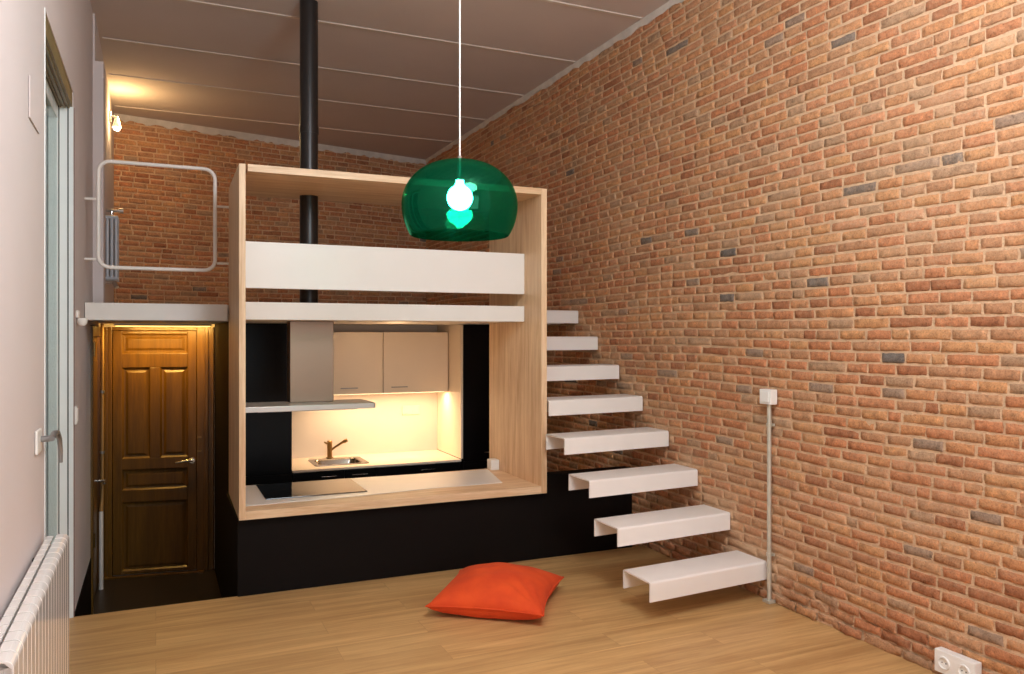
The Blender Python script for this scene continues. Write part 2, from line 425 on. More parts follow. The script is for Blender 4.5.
# cement strips where the brick meets the ceiling
def rough_strip(name, fn, u0, u1, v0, v1, label):
    mm = MB(); n = 90; r = random.Random(5); rows = []
    for k in range(n+1):
        u = u0 + (u1-u0)*k/n; lo = v0 + r.uniform(-.014, .016)
        rows.append([fn(u, lo, -.01), fn(u, lo+.004, .008), fn(u, (lo+v1)/2, .016+r.uniform(-.003,.003)), fn(u, v1, .022)])
    vs = [p for q in rows for p in q]; fs = []
    for k in range(n):
        for j in range(3): fs.append((k*4+j, (k+1)*4+j, (k+1)*4+j+1, k*4+j+1))
    mm.add(vs, fs)
    return tag(mm.build(name, M['cornice'], smooth=True), label, 'trim', kind='structure')
rough_strip('trim_2', lambda u, v, w: (XR - w, u, v), .9, 10.2, 3.822, ZC-.001, 'rough cement strip between the long brick wall and the ceiling')
rough_strip('trim_3', lambda u, v, w: (XL2-.02 + u*cb + w*sb, YB(XL2-.02) + u*sb - w*cb, v), 0, 3.82, 3.80, ZC-.001, 'rough cement strip above the rear brick wall')

# side wall with the tall window and the entry door ----------------------
WY0, WY1, WZ = 3.755, 5.0, 2.885
m = MB()
m.box(XL-.22, XL, Y0, WY0, -.06, ZC); m.box(XL-.22, XL, WY1, 6.28, 0, ZC); m.box(XL-.22, XL, WY0, WY1, WZ, ZC)
m.box(XL-.22, XL, 6.28, 7.42, 1.62, ZC); m.box(XL-.22, XL-.06, 6.28, 7.42, ZE, 1.62); m.box(XL-.22, XL, 7.30, 7.6, ZE, 1.62)
m.box(XL-.22, XL2, 6.76, 9.4, SL1-.1, ZC); m.box(XL-.22, -.347, 6.5, 6.76, SL1-.1, 3.53); m.box(XL-.22, XL2, 6.5, 6.76, 3.53, ZC); m.box(XL-.22, XL2-.04, 9.3, 9.7, SL1-.1, ZC)
tag(m.build('wall_left', M['plaster']), 'pale plaster wall with the tall window', 'wall', kind='structure')
m = MB(); m.box(XL-.2, XL+.004, 5.0, 6.28, ZE, -.001)
tag(m.build('baseboard_left', M['black']), 'dark skirting along the sunken entry under the plaster wall', 'baseboard', kind='structure')
# wall behind the camera with a broad opening added for the fill light
m = MB(); m.box(XL-.2, XR+.2, Y0-.2, Y0, -.06, .5); m.box(XL-.2, XR+.2, Y0-.2, Y0, 3.2, ZC)
m.box(XL-.2, .15, Y0-.2, Y0, .5, 3.2); m.box(2.85, XR+.2, Y0-.2, Y0, .5, 3.2)
tag(m.build('wall_front', M['plaster2']), 'plaster wall with a broad opening added for fill light behind the camera', 'wall', kind='structure')

# tall window in the side wall
xw = -.484
w = thing('window_1', (xw, (WY0+WY1)/2, 0), 'tall glazed balcony window set back in the plaster wall', 'window', kind='structure')
m = MB()
for ya, yb in ((WY1-.016, WY1-.001), (WY0+.001, WY0+.016)):
    m.box(-.436, XL+.002, ya, yb, 0, 2.80)
    m.box(xw+.004, -.442, ya, yb, 0, 2.80)
    m.box(xw-.045, XL-.001, ya+.004, yb-.004, 0, 2.80, 1)
m.box(XL-.002, XL+.004, WY0-.006, WY0+.004, 0, WZ)
part(m, 'frame', [M['alu'], M['dark']], w, bevel=.001)
m = MB(); m.box(XL+.0005, XL+.006, WY1-.001, WY1+.008, 0, 2.80); part(m, 'edge_bead', M['bead'], w)
m = MB(); m.box(xw-.06, XL-.004, WY0+.001, WY1-.001, 2.80, WZ-.001)
for k in range(3): m.box(XL-.022-.02*k, XL-.016-.02*k, WY0+.016, WY1-.016, 2.79, 2.80)
part(m, 'head_lining', M['soffit'], w)
ym = (WY0+WY1)/2
for (ya, yb) in ((WY0+.017, ym-.005), (ym+.005, WY1-.017)):
    m = MB(); t = .05
    m.box(xw-.045, xw, ya, ya+t, .02, 2.79); m.box(xw-.045, xw, yb-t, yb, .02, 2.79)
    m.box(xw-.045, xw, ya+t, yb-t, .02, .12); m.box(xw-.045, xw, ya+t, yb-t, 2.72, 2.79)
    sash = part(m, 'sash', M['alu'], w, bevel=.002)
    m = MB(); m.box(xw-.008, xw-.003, ya+t+.001, yb-t-.001, .121, 2.719)
    g = m.build('pane', M['glass']); g.parent = sash
    g.data.transform(Matrix.Translation(-w.location))
m = MB(); m.box(XL+.001, XL+.016, 5.014, 5.085, 1.055, 1.155)
s_ = tag(m.build('wall_switch', M['plastic'], bevel=.003), 'white light switch on the plaster wall just past the window', 'switch')
m = MB(); m.box(XL+.0165, XL+.020, 5.024, 5.075, 1.07, 1.14); m.build('rocker', M['plastic'], s_, bevel=.001)
# handle plate and lever on the wall edge beside the window
h = thing('lever_handle', (XL, 3.56, 1.16), 'white wall plate with a curved grey lever beside the tall window', 'handle')
m = MB(); m.box(XL+.001, XL+.012, 3.45, 3.58, 1.10, 1.19); part(m, 'plate', M['plastic'], h, bevel=.006)
m = MB()
m.tube([(XL+.012,3.54,1.15),(XL+.05,3.54,1.152)], .012)
m.tube([(XL+.05,3.525,1.152),(XL+.052,3.60,1.165),(XL+.055,3.66,1.16),(XL+.058,3.71,1.13),(XL+.06,3.73,1.08),(XL+.06,3.73,1.03)], [.011,.011,.011,.01,.009,.008])
part(m, 'lever', M['grey'], h, smooth=True)
# small square cover high on the wall
m = MB(); m.box(XL+.001, XL+.006, 3.30, 3.56, 2.325, 2.475)
tag(m.build('access_cover', M['plaster'], bevel=.002), 'pale square cover plate flush on plaster wall before the window', 'cover plate')
# round sensor and switch past the window
t = thing('sensor_dome', (XL, 5.19, 1.66), 'small white rounded sensor lamp on the wall beside the loft edge', 'sensor')
m = MB(); m.box(XL+.001, XL+.014, 5.14, 5.24, 1.648, 1.690); part(m, 'bracket', M['plastic'], t, bevel=.003)
m = MB(); m.lathe([(.001,-.034),(.016,-.031),(.026,-.018),(.029,0),(.026,.010),(.001,.0115)], (XL+.030, 5.19, 1.636), 20); part(m, 'dome', M['plastic'], t, smooth=True)

# loft slab ----------------------------------------------------------------
m = MB()
m.prism([(.4885,5.20),(2.413,5.20),(2.413,6.27),(3.262,6.27),(3.262,10.05),(XL2+.004,9.25),(XL2+.004,6.77),(-.343,6.77),(-.343,6.49),(XL+.004,6.49),(XL+.004,5.72),(.4425,5.72),(.4425,5.825),(.4965,5.825),(.4965,5.75)], SL0, SL1-.004)
tag(m.build('loft_slab', M['white_matt'], bevel=.003), 'white floor slab of the loft', 'floor', kind='structure')
m = MB(); m.box(.4885, 2.413, 5.20, 5.222, 1.842, 2.132)
tag(m.build('parapet_panel', M['white'], bevel=.002), 'broad white parapet board across the wooden kitchen frame', 'panel')

# ------------------------------------------------------------------ wooden kitchen frame
BX0, BX1, BY0, BY1, BZ0, BZ1, T = .445, 2.458, 4.93, 5.81, .462, 2.556, .042
f = thing('kitchen_surround', ((BX0+BX1)/2, (BY0+BY1)/2, BZ0), 'big pale plywood box frame around the kitchen counter and loft parapet', 'frame')
m = MB(); m.prism([(BX0,BY0),(BX0+.037,BY0),(BX0+.049,BY1),(BX0+.012,BY1)], BZ0, BZ1); part(m, 'side_panel', M['ply_v'], f, bevel=.0015)
m = MB(); m.box(BX1-T, BX1, BY0, 5.87, BZ0, BZ1); part(m, 'side_panel', M['ply_v'], f, bevel=.0015)
m = MB(); m.prism([(BX0+.0375,BY0),(BX1-T-.0005,BY0),(BX1-T-.0005,5.76),(1.4,5.75),(BX0+.0495,5.765)], BZ0, BZ0+.05); part(m, 'bottom_panel', M['ply_h'], f, bevel=.0015)
m = MB()   # top board with the round hole for the flue
FX, FY, FR = .974, 5.665, .0625
def plate_hole(mm, x0, x1, y0, y1, z0, z1, cx, cy, r, seg=32):
    for zz in (z0, z1):
        vs = []; fs = []
        for k in range(seg):
            a = 2*math.pi*k/seg; c, s_ = math.cos(a), math.sin(a)
            vs.append((cx+r*c, cy+r*s_, zz))
            tx = ((x1-cx)/c if c > 1e-9 else (x0-cx)/c if c < -1e-9 else 1e9); ty = ((y1-cy)/s_ if s_ > 1e-9 else (y0-cy)/s_ if s_ < -1e-9 else 1e9)
            t_ = min(tx, ty); vs.append((cx+t_*c, cy+t_*s_, zz))
        b0 = 2*seg
        corners = [(x1,y1),(x0,y1),(x0,y0),(x1,y0)]
        vs += [(x,y,zz) for x,y in corners]
        for k in range(seg):
            j = (k+1) % seg; fs.append((2*k, 2*k+1, 2*j+1, 2*j))
            p, q = vs[2*k+1], vs[2*j+1]
            for ci, (x, y) in enumerate(corners):
                on = lambda pt: (abs(pt[0]-x) < 1e-6 or abs(pt[1]-y) < 1e-6)
                if on(p) and on(q) and not (abs(p[0]-q[0]) < 1e-6 or abs(p[1]-q[1]) < 1e-6): fs.append((2*k+1, b0+ci, 2*j+1))
        mm.add(vs, fs)
    mm.add([(cx+r*math.cos(2*math.pi*k/seg), cy+r*math.sin(2*math.pi*k/seg), zz) for zz in (z0,z1) for k in range(seg)],
           [(k,(k+1)%seg,seg+(k+1)%seg,seg+k) for k in range(seg)])
    mm.add([(x0,y0,z0),(x1,y0,z0),(x1,y1,z0),(x0,y1,z0),(x0,y0,z1),(x1,y0,z1),(x1,y1,z1),(x0,y1,z1)],
           [(0,1,5,4),(1,2,6,5),(2,3,7,6),(3,0,4,7)])
plate_hole(m, BX0+.0495, BX1-T-.0005, BY0, BY1, BZ1-.042, BZ1, FX, FY, FR+.004)
part(m, 'top_panel', M['ply_h'], f)

# black plinth under it
m = MB()
m.box(BX0-.003, BX1, 4.99, 5.83, ZE+.001, BZ0-.001); m.box(BX1+.003, 3.19, 5.0, 5.10, ZE+.001, .575); m.box(BX1, BX1+.003, 5.01, 5.09, ZE+.001, BZ0-.01)
tag(m.build('kitchen_plinth', M['black'], bevel=.002), 'matt black plinth wall under the plywood frame, running to the stair', 'plinth')
# black side panel beside the entry
m = MB(); m.box(BX0+.012, BX0+.052, 5.832, 7.225, ZE+.001, SL0-.002)
tag(m.build('side_partition', M['black'], bevel=.002), 'tall black panel closing the kitchen beside the wooden door', 'panel')

# counter and hob -------------------------------------------------------
m = MB(); m.prism([(.492,5.075),(1.2,5.10),(1.7,5.155),(2.22,5.15),(2.335,5.70),(1.4,5.745),(.503,5.76)], .5123, .5165)
tag(m.build('kitchen_counter', M['white'], bevel=.003), 'thin white counter slab lying in the plywood frame', 'counter')
t = thing('ceramic_hob', (.95,5.47,.5165), 'black glass hob set on the white counter', 'hob')
m = MB(); m.box(.628, 1.275, 5.205, 5.725, .517, .522); part(m, 'glass_plate', M['glass_black'], t, bevel=.002)
t = thing('counter_socket', (2.38,5.70,.512), 'white box socket standing at the end of the white counter', 'socket')
m = MB(); m.box(2.345, 2.414, 5.66, 5.745, .5125, .592); part(m, 'housing', M['plastic'], t, bevel=.006)
m = MB(); m.lathe([(.028,0),(.028,-.003),(.022,-.003),(.020,.004),(.001,.004)], (2.380,5.659,.552), 24, axis='y'); part(m, 'outlet', M['plastic'], t, smooth=True)

# extractor hood and flue --------------------------------------------------
t = thing('extractor_hood', (.97,5.55,1.05), 'stainless island extractor hood above the black hob', 'hood')
m = MB()
prof = [(.505,5.30),(1.345,5.30),(1.356,5.315),(1.345,5.66),(.505,5.66)]
n = len(prof)
zt, zb = 1.094, 1.058
vs = [(x,y,zb) for x,y in prof] + [(x,y,zt-.003) for x,y in prof] + [(.51,5.305,zt),(1.342,5.305,zt),(1.35,5.32,zt),(1.34,5.655,zt),(.51,5.655,zt)]
m.add(vs, [tuple(range(n-1,-1,-1))] + [(i,(i+1)%n,n+(i+1)%n,n+i) for i in range(n)] + [(n+i,n+(i+1)%n,2*n+(i+1)%n,2*n+i) for i in range(n)] + [tuple(range(2*n,3*n))])
part(m, 'canopy', M['inox_pale'], t, bevel=.002)
m = MB(); m.box(.824, 1.116, 5.52, 5.655, zt+.0005, SL0-.001); part(m, 'chimney', M['inox'], t, bevel=.003)
m = MB(); m.box(.60, 1.24, 5.34, 5.62, zb-.006, zb-.0005)
part(m, 'grease_filter', M['grey'], t)
m = MB(); m.tube([(FX,FY,SL1-.003),(FX,FY,ZC-.002)], FR, 32)
m.lathe([(FR+.001,0),(FR+.004,0),(FR+.004,.05),(FR+.001,.05)], (FX,FY,2.95), 32, closed=True)
tag(m.build('flue_pipe', M['flue'], smooth=True), 'dark round flue pipe rising through the frame to the ceiling', 'flue')

# ------------------------------------------------------------------ rear kitchen line
KY, KB = 6.62, 7.275
m = MB(); m.box(.50, XR, KB, KB+.08, ZE, SL0-.001)
tag(m.build('wall_kitchen', M['plaster2']), 'pale rear wall of the kitchen niche', 'wall', kind='structure')
def tall(x0, x1, label, side):
    t = thing('tall_cabinet', ((x0+x1)/2, KY+.3, ZE), label, 'cabinet', 'black tall cabinets of the rear kitchen')
    mm = MB(); mm.box(x0, x1, KY+.02, KB-.002, ZE+.001, SL0-.003); part(mm, 'carcass', M['black_gloss'], t, bevel=.002)
    for za, zb_ in ((ZE+.10, .43), (.434, SL0-.02)):
        mm = MB(); mm.box(x0+.003, x1-.003, KY, KY+.0195, za, zb_); d = part(mm, 'door', M['black_gloss'], t, bevel=.002)
        if side > 0: continue
        mm = MB()
        zm = zb_-.07 if za < 0 else za+.07
        mm.box(x0+.2, x0+.33, KY-.018, KY-.0005, zm-.004, zm+.004)
        hh = mm.build('handle', M['inox'], d, bevel=.002); hh.data.transform(Matrix.Translation(-t.location))
    return t
tall(.503, 1.006, 'tall black cabinet behind the hob and hood, at the sink end of the niche', 1)
t = tall(2.475, 3.0, 'tall black cabinet at the niche end farther from the wooden door', -1)
m = MB(); m.box(2.456, 2.4745, KY+.001, KB-.002, .46, SL0-.003); part(m, 'side_lining', M['cream'], t)
# base units
def base(x0, x1, fronts, label):
    t = thing('base_cabinet', ((x0+x1)/2, KY+.3, ZE), label, 'cabinet', 'black base cabinets under the sink worktop')
    mm = MB(); mm.box(x0+.001, x1-.001, KY+.03, KB-.003, ZE+.001, .25)
    mm.box(x0+.001, x0+.018, KY+.03, KB-.003, .25, .43); mm.box(x1-.018, x1-.001, KY+.03, KB-.003, .25, .43)
    part(mm, 'carcass', M['black_gloss'], t)
    for xa, xb, hx in fronts:
        mm = MB(); mm.box(xa+.002, xb-.002, KY+.01, KY+.0295, ZE+.10, .425); d = part(mm, 'door', M['black_gloss'], t, bevel=.0015)
        zm = .385
        mm = MB(); mm.box(hx-.065, hx+.065, KY-.012, KY-.006, zm-.005, zm+.005)
        mm.box(hx-.06, hx-.052, KY-.006, KY+.0095, zm-.004, zm+.004); mm.box(hx+.052, hx+.06, KY-.006, KY+.0095, zm-.004, zm+.004)
        hh = mm.build('handle', M['chrome'], d, bevel=.001); hh.data.transform(Matrix.Translation(-t.location))
base(1.008, 1.70, ((1.008,1.43,1.30),(1.43,1.70,1.555)), 'black base cabinet under the sink, next to the tall cabinet')
base(1.70, 2.455, ((1.70,2.455,2.15),), 'wide black base cabinet under the wall socket')
# worktop with a cut-out for the sink
SX0, SX1, SY0, SY1 = 1.24, 1.64, 6.76, 7.09
m = MB()
m.box(1.008, SX0, KY-.01, KB-.002, .437, .455); m.box(SX1, 2.455, KY-.01, KB-.002, .437, .455)
m.box(SX0, SX1, KY-.01, SY0, .437, .455); m.box(SX0, SX1, SY1, KB-.002, .437, .455)
tag(m.build('worktop', M['cream'], weld=True), 'cream worktop of the lit kitchen niche', 'worktop')
t = thing('kitchen_sink', ((SX0+SX1)/2, (SY0+SY1)/2, .45), 'stainless inset sink in the cream worktop', 'sink')
def rrect(x0, x1, y0, y1, r, n=6):
    out = []
    for cx, cy, a0 in ((x1-r,y1-r,0),(x0+r,y1-r,90),(x0+r,y0+r,180),(x1-r,y0+r,270)):
        for k in range(n+1):
            a = math.radians(a0 + 90*k/n); out.append((cx+r*math.cos(a), cy+r*math.sin(a)))
    return out
m = MB()
loops = [(rrect(SX0-.03,SX1+.03,SY0-.03,SY1+.03,.03), .456), (rrect(SX0-.028,SX1+.028,SY0-.028,SY1+.028,.03), .461), (rrect(SX0+.012,SX1-.012,SY0+.012,SY1-.012,.06), .459),
         (rrect(SX0+.018,SX1-.018,SY0+.018,SY1-.018,.06), .45), (rrect(SX0+.03,SX1-.03,SY0+.03,SY1-.03,.07), .33), (rrect(SX0+.08,SX1-.08,SY0+.08,SY1-.08,.06), .31)]
vs = [(x,y,z) for lp, z in loops for x, y in lp]; q = len(loops[0][0]); fs = []
for i in range(len(loops)-1): fs += [(i*q+k, i*q+(k+1)%q, (i+1)*q+(k+1)%q, (i+1)*q+k) for k in range(q)]
fs.append(tuple((len(loops)-1)*q+k for k in range(q))); m.add(vs, fs)
part(m, 'basin', M['sink'], t, smooth=True)
m = MB(); m.lathe([(.001,.004),(.03,.004),(.034,0)], (1.44,6.93,.3105), 20); part(m, 'drain', M['chrome'], t, smooth=True)
TX, TY = 1.415, 7.17
t = thing('kitchen_tap', (TX,TY,.45), 'bronze-toned mixer tap behind the sink', 'tap')
m = MB(); m.tube([(TX,TY,.4555),(TX,TY,.463),(TX,TY,.466),(TX,TY,.60),(TX,TY,.605),(TX,TY,.609)], [.032,.032,.022,.022,.023,.020], 20); part(m, 'body', M['brass'], t, smooth=True)
m = MB(); m.tube([(TX+.012,TY-.006,.525),(TX+.05,TY-.02,.555),(TX+.11,TY-.03,.592),(TX+.125,TY-.033,.60),(TX+.150,TY-.038,.612)], [.010,.010,.011,.017,.016], 14); part(m, 'spout', M['brass'], t, smooth=True)
m = MB(); m.tube([(TX-.02,TY,.585),(TX-.03,TY,.588),(TX-.05,TY-.02,.60)], [.008,.008,.006], 12); part(m, 'lever', M['brass'], t, smooth=True)
# wall cabinets
UY = 6.94
def upper(x0, x1, hx, label):
    t = thing('wall_cabinet', ((x0+x1)/2, UY+.16, 1.03), label, 'cabinet', 'cream wall cabinets of the lit niche')
    mm = MB(); mm.box(x0, x1, UY+.02, KB-.001, 1.035, 1.575); part(mm, 'carcass', M['cream'], t)
    mm = MB(); mm.box(x0+.0025, x1-.0025, UY, UY+.019, 1.032, 1.575); d = part(mm, 'door', M['cream'], t, bevel=.002)
    mm = MB(); mm.box(hx-.075, hx+.075, UY-.022, UY-.015, 1.083, 1.091); mm.box(hx-.07, hx-.06, UY-.015, UY-.0005, 1.083, 1.091); mm.box(hx+.06, hx+.07, UY-.015, UY-.0005, 1.083, 1.091)
    hh = mm.build('handle', M['grey'], d, bevel=.001); hh.data.transform(Matrix.Translation(-t.location))
upper(1.228, 1.838, 1.535, 'cream wall cabinet partly behind the steel hood chimney')
upper(1.842, 2.45, 1.985, 'cream wall cabinet clear of the hood, above the wall socket')
t = thing('wall_socket', (2.2,KB,.84), 'cream double socket on the lit kitchen wall', 'socket')
m = MB(); m.box(2.11, 2.28, KB-.012, KB-.0005, .80, .885); part(m, 'plate', M['cream'], t, bevel=.003)
for cx in (2.155, 2.235):
    m = MB(); m.lathe([(.030,-.003),(.030,-.001),(.022,0),(.020,.010),(.001,.010)], (cx,KB-.0125,.843), 20, axis='y'); part(m, 'outlet', M['cream'], t, smooth=True)
# light strip under the wall cabinets
t = thing('cabinet_downlight', (1.84,7.10,1.03), 'warm light strip under the cream wall cabinets', 'lamp')
m = MB(); m.box(1.25, 2.43, 6.965, 7.0, 1.0302, 1.0345); part(m, 'housing', M['white'], t)
m = MB(); m.box(1.26, 2.42, 6.97, 6.995, 1.0285, 1.03); part(m, 'tube', emit('warm_tube', (1,.72,.38,1), 6), t)

# ------------------------------------------------------------------ stair: folded white steel treads
def tread_mesh(xl, k):
    yf, zt_ = TREADS[k]; D, H, th, r = .272, .107, .009, .014
    def fold(off, rad):
        pts = []
        d0, d1, top = off, D-off, -off
        for a in range(0, 91, 18):
            a_ = math.radians(a); pts.append((d0+rad-rad*math.cos(a_), top-rad+rad*math.sin(a_)))
        for a in range(0, 91, 18):
            a_ = math.radians(a); pts.append((d1-rad+rad*math.sin(a_), top-rad+rad*math.cos(a_)))
        return pts
    outer = [(0,-H)] + fold(0, r) + [(D,-H)]
    inner = [(D-th,-H)] + list(reversed(fold(th, r-th+.001))) + [(th,-H)]
    sh = .079
    mm = MB(); prof = outer + inner; n_ = len(prof)
    fn = lambda p, q_, x: (x, yf + (x-3.27)*sh + p, zt_ + q_)
    no = len(outer)
    A = [fn(p,q_,xl) for p,q_ in prof]; B = [fn(p,q_,3.263) for p,q_ in prof]
    fs = [(i,(i+1)%n_,n_+(i+1)%n_,n_+i) for i in range(n_)]
    for i in range(no-1):                       # end caps of the bent sheet
        j = n_-1-i; fs.append((i,i+1,j-1,j)); fs.append((n_+i,n_+j,n_+j-1,n_+i+1))
    mm.add(A+B, fs)
    return mm
TL = ['lowest white folded steel stair tread, beside the metal conduit',
      'second white stair tread up from the oak floor',
      'third white stair tread up from the floor, free end over the black plinth',
      'fourth white stair tread up, its free end just at the plywood frame edge',
      'fifth white stair tread up, first one hidden partly by the plywood frame',
      'sixth white stair tread up from the floor, third from the top',
      'seventh white stair tread up, second from the top',
      'topmost and shortest looking white stair tread at loft height']
for k in range(8):
    o = tread_mesh(2.41 if k < 4 else 2.463, k).build('stair_tread', M['steel_white'], smooth=True, angle=30)
    tag(o, TL[k], 'stair tread', 'white stair treads on the brick wall')

# ------------------------------------------------------------------ entry: doors, pipe
dy0, dy1 = 7.425, 7.30        # wall of the door, slightly askew
ang = math.atan2(dy1-dy0, .79)
def dfn(x, dep, z):           # x from the pipe corner, dep towards the room
    return (XL+.01 + x*math.cos(ang) + dep*math.sin(ang), dy0 - .0 + x*math.sin(ang) - dep*math.cos(ang), z)
def dbox(mm, x0, x1, d0, d1, z0, z1):
    P = [dfn(x,d,z) for z in (z0,z1) for x,d in ((x0,d0),(x1,d0),(x1,d1),(x0,d1))]
    mm.add(P, [(0,3,2,1),(4,5,6,7),(0,1,5,4),(1,2,6,5),(2,3,7,6),(3,0,4,7)])
t = thing('door_1', dfn(.4,0,ZE), 'old panelled wooden entrance door below the loft', 'door', kind='structure')
DT = 1.585
m = MB()
dbox(m, .02, .082, .0, .045, ZE+.001, DT+.03); dbox(m, .738, .872, .0, .045, ZE+.001, DT+.03); dbox(m, .082, .738, .0, .045, DT+.002, DT+.03)
dbox(m, .03, .05, .045, .06, ZE+.001, DT+.03); dbox(m, .80, .83, .045, .06, ZE+.001, DT+.03)
part(m, 'door_frame', M['door'], t, bevel=.004)
lx0, lx1, H0 = .086, .734, ZE+.012
P = lambda y: 1.55 - (y-335)/800*6.78       # photo height to door height at this depth
m = MB()
dbox(m, lx0, lx1, .0, .012, H0, DT)                                     # back board
st = .07
dbox(m, lx0, lx0+st, .012, .034, H0, DT); dbox(m, lx1-st, lx1, .012, .034, H0, DT)
rails = [(H0, .10+ZE+.03), (.305, .40), (.535, .62), (1.39, 1.475), (DT-.045, DT)]
rails = [(H0, P(566)), (P(499), P(487)), (P(467), P(456)), (P(367), P(353)), (P(334), DT)]
for a, b in rails: dbox(m, lx0+st, lx1-st, .012, .034, a, b)
xc = (lx0+lx1)/2
dbox(m, xc-.04, xc+.04, .012, .034, P(456), P(367))
leaf = part(m, 'leaf', M['door'], t, bevel=.004)
def raised(x0, x1, z0, z1):
    mm = MB(); g = .012
    a = [dfn(x,.0125,z) for x,z in ((x0,z0),(x1,z0),(x1,z1),(x0,z1))]
    e1 = [dfn(x,.030,z) for x,z in ((x0,z0),(x1,z0),(x1,z1),(x0,z1))]
    e2 = [dfn(x,.017,z) for x,z in ((x0+g,z0+g),(x1-g,z0+g),(x1-g,z1-g),(x0+g,z1-g))]
    e3 = [dfn(x,.016,z) for x,z in ((x0+g+.012,z0+g+.012),(x1-g-.012,z0+g+.012),(x1-g-.012,z1-g-.012),(x0+g+.012,z1-g-.012))]
    e4 = [dfn(x,.026,z) for x,z in ((x0+g+.035,z0+g+.03),(x1-g-.035,z0+g+.03),(x1-g-.035,z1-g-.03),(x0+g+.035,z1-g-.03))]
    L4 = [a,e1,e2,e3,e4]; vs = [p for l in L4 for p in l]; fs = []
    for i in range(4): fs += [(i*4+k, i*4+(k+1)%4, (i+1)*4+(k+1)%4, (i+1)*4+k) for k in range(4)]
    fs.append((16,17,18,19)); mm.add(vs, fs)
    o = mm.build('panel', M['door'], leaf); o.data.transform(Matrix.Translation(-t.location))
raised(lx0+st, xc-.04, P(456), P(367)); raised(xc+.04, lx1-st, P(456), P(367))
raised(lx0+st, lx1-st, P(487), P(467)); raised(lx0+st, lx1-st, P(566), P(499)); raised(lx0+st, lx1-st, P(353), P(334))
m = MB(); hz = P(460)
a = dfn(lx1-.035,.034,hz); b = dfn(lx1-.035,.075,hz); c = dfn(lx1-.16,.08,hz-.012); d0 = dfn(lx1-.09,.08,hz+.002)
m.tube([a,dfn(lx1-.035,.04,hz)], .024, 20); m.tube([dfn(lx1-.035,.036,hz), b], .011); m.tube([dfn(lx1-.026,.076,hz+.004), d0, c], [.011,.011,.008])
o = part(m, 'handle', M['chrome'], t, smooth=True)
for z in (P(437), P(451)):
    m = MB(); dbox(m, .742, .775, .0455, .05, z-.008, z+.008); part(m, 'strike_plate', M['brass'], t)
m = MB(); dbox(m, .0, .95, -.07, -.0005, ZE, SL0-.002)
tag(m.build('wall_entry', M['plaster2']), 'wall holding the wooden entrance door', 'wall', kind='structure')
m = MB(); dbox(m, .03, .80, .062, .10, ZE+.0005, ZE+.012)
tag(m.build('trim_4', M['door']), 'threshold strip before the wooden door', 'trim', kind='structure')
# second door, in the side wall, seen nearly edge-on
t = thing('door_2', (XL, 6.75, ZE), 'narrow brown wooden door in the side wall, seen edge-on', 'door', kind='structure')
m = MB()
m.box(XL-.06, XL+.015, 6.285, 6.36, ZE+.001, 1.615); m.box(XL-.06, XL+.015, 7.22, 7.295, ZE+.001, 1.615); m.box(XL-.06, XL+.015, 6.36, 7.22, 1.54, 1.615)
part(m, 'door_frame', M['door'], t, bevel=.004)
m = MB(); m.box(XL-.05, XL-.012, 6.363, 7.217, ZE+.01, 1.537)
for za, zb_ in ((ZE+.15, .25), (.45, 1.35)):
    m.box(XL-.012, XL-.006, 6.45, 7.13, za, zb_)
part(m, 'leaf', M['door'], t, bevel=.003)
m = MB(); m.tube([(XL-.012,7.10,.40),(XL+.045,7.10,.40),(XL+.05,7.09,.40),(XL+.05,6.98,.395)], .009); part(m, 'handle', M['chrome'], t, smooth=True)
for z in (1.45, .1):
    m = MB(); m.tube([(XL+.018,6.355,z-.05),(XL+.018,6.355,z+.05)], .007); part(m, 'hinge', M['brass'], t, smooth=True)
# white pipe in the corner
m = MB()
px, py = -.388, 7.12
m.tube([(px-.005,py-.05,.16),(px-.005,py-.06,.10),(px-.005,py-.06,ZE+.03),(px-.005,py-.06,ZE+.001)], [.016,.016,.016,.018], 12)
pp = tag(m.build('corner_pipe', M['white_matt'], smooth=True), 'thin pipe running down the corner beside the wooden door, its foot white', 'pipe')
m = MB(); m.tube([(px,py,SL0-.003),(px,py,.30),(px-.001,py-.01,.24),(px-.004,py-.04,.185),(px-.005,py-.05,.1605)], [.013,.013,.013,.014,.0155], 12)
u = m.build('upper_run', M['pipe_brown'], pp, smooth=True); u['label'] = 'brown upper run of the pipe'
for z in (1.1, .62):
    m = MB(); m.lathe([(.0142,-.01),(.018,-.01),(.018,.01),(.0142,.01)], (px,py,z), 14, closed=True); m.build('pipe_clip', M['grey'], pp)
# warm strip light under the loft edge
t = thing('ceiling_strip_light', (.03,7.05,SL0-.02), 'warm strip light under the loft slab before the wooden door', 'lamp')
m = MB(); m.box(-.30, .42, 7.03, 7.07, SL0-.022, SL0-.0025); part(m, 'housing', M['white'], t)
m = MB(); m.box(-.29, .41, 7.035, 7.065, SL0-.028, SL0-.0222); part(m, 'tube', emit('amber_tube', (1,.60,.12,1), 3), t)

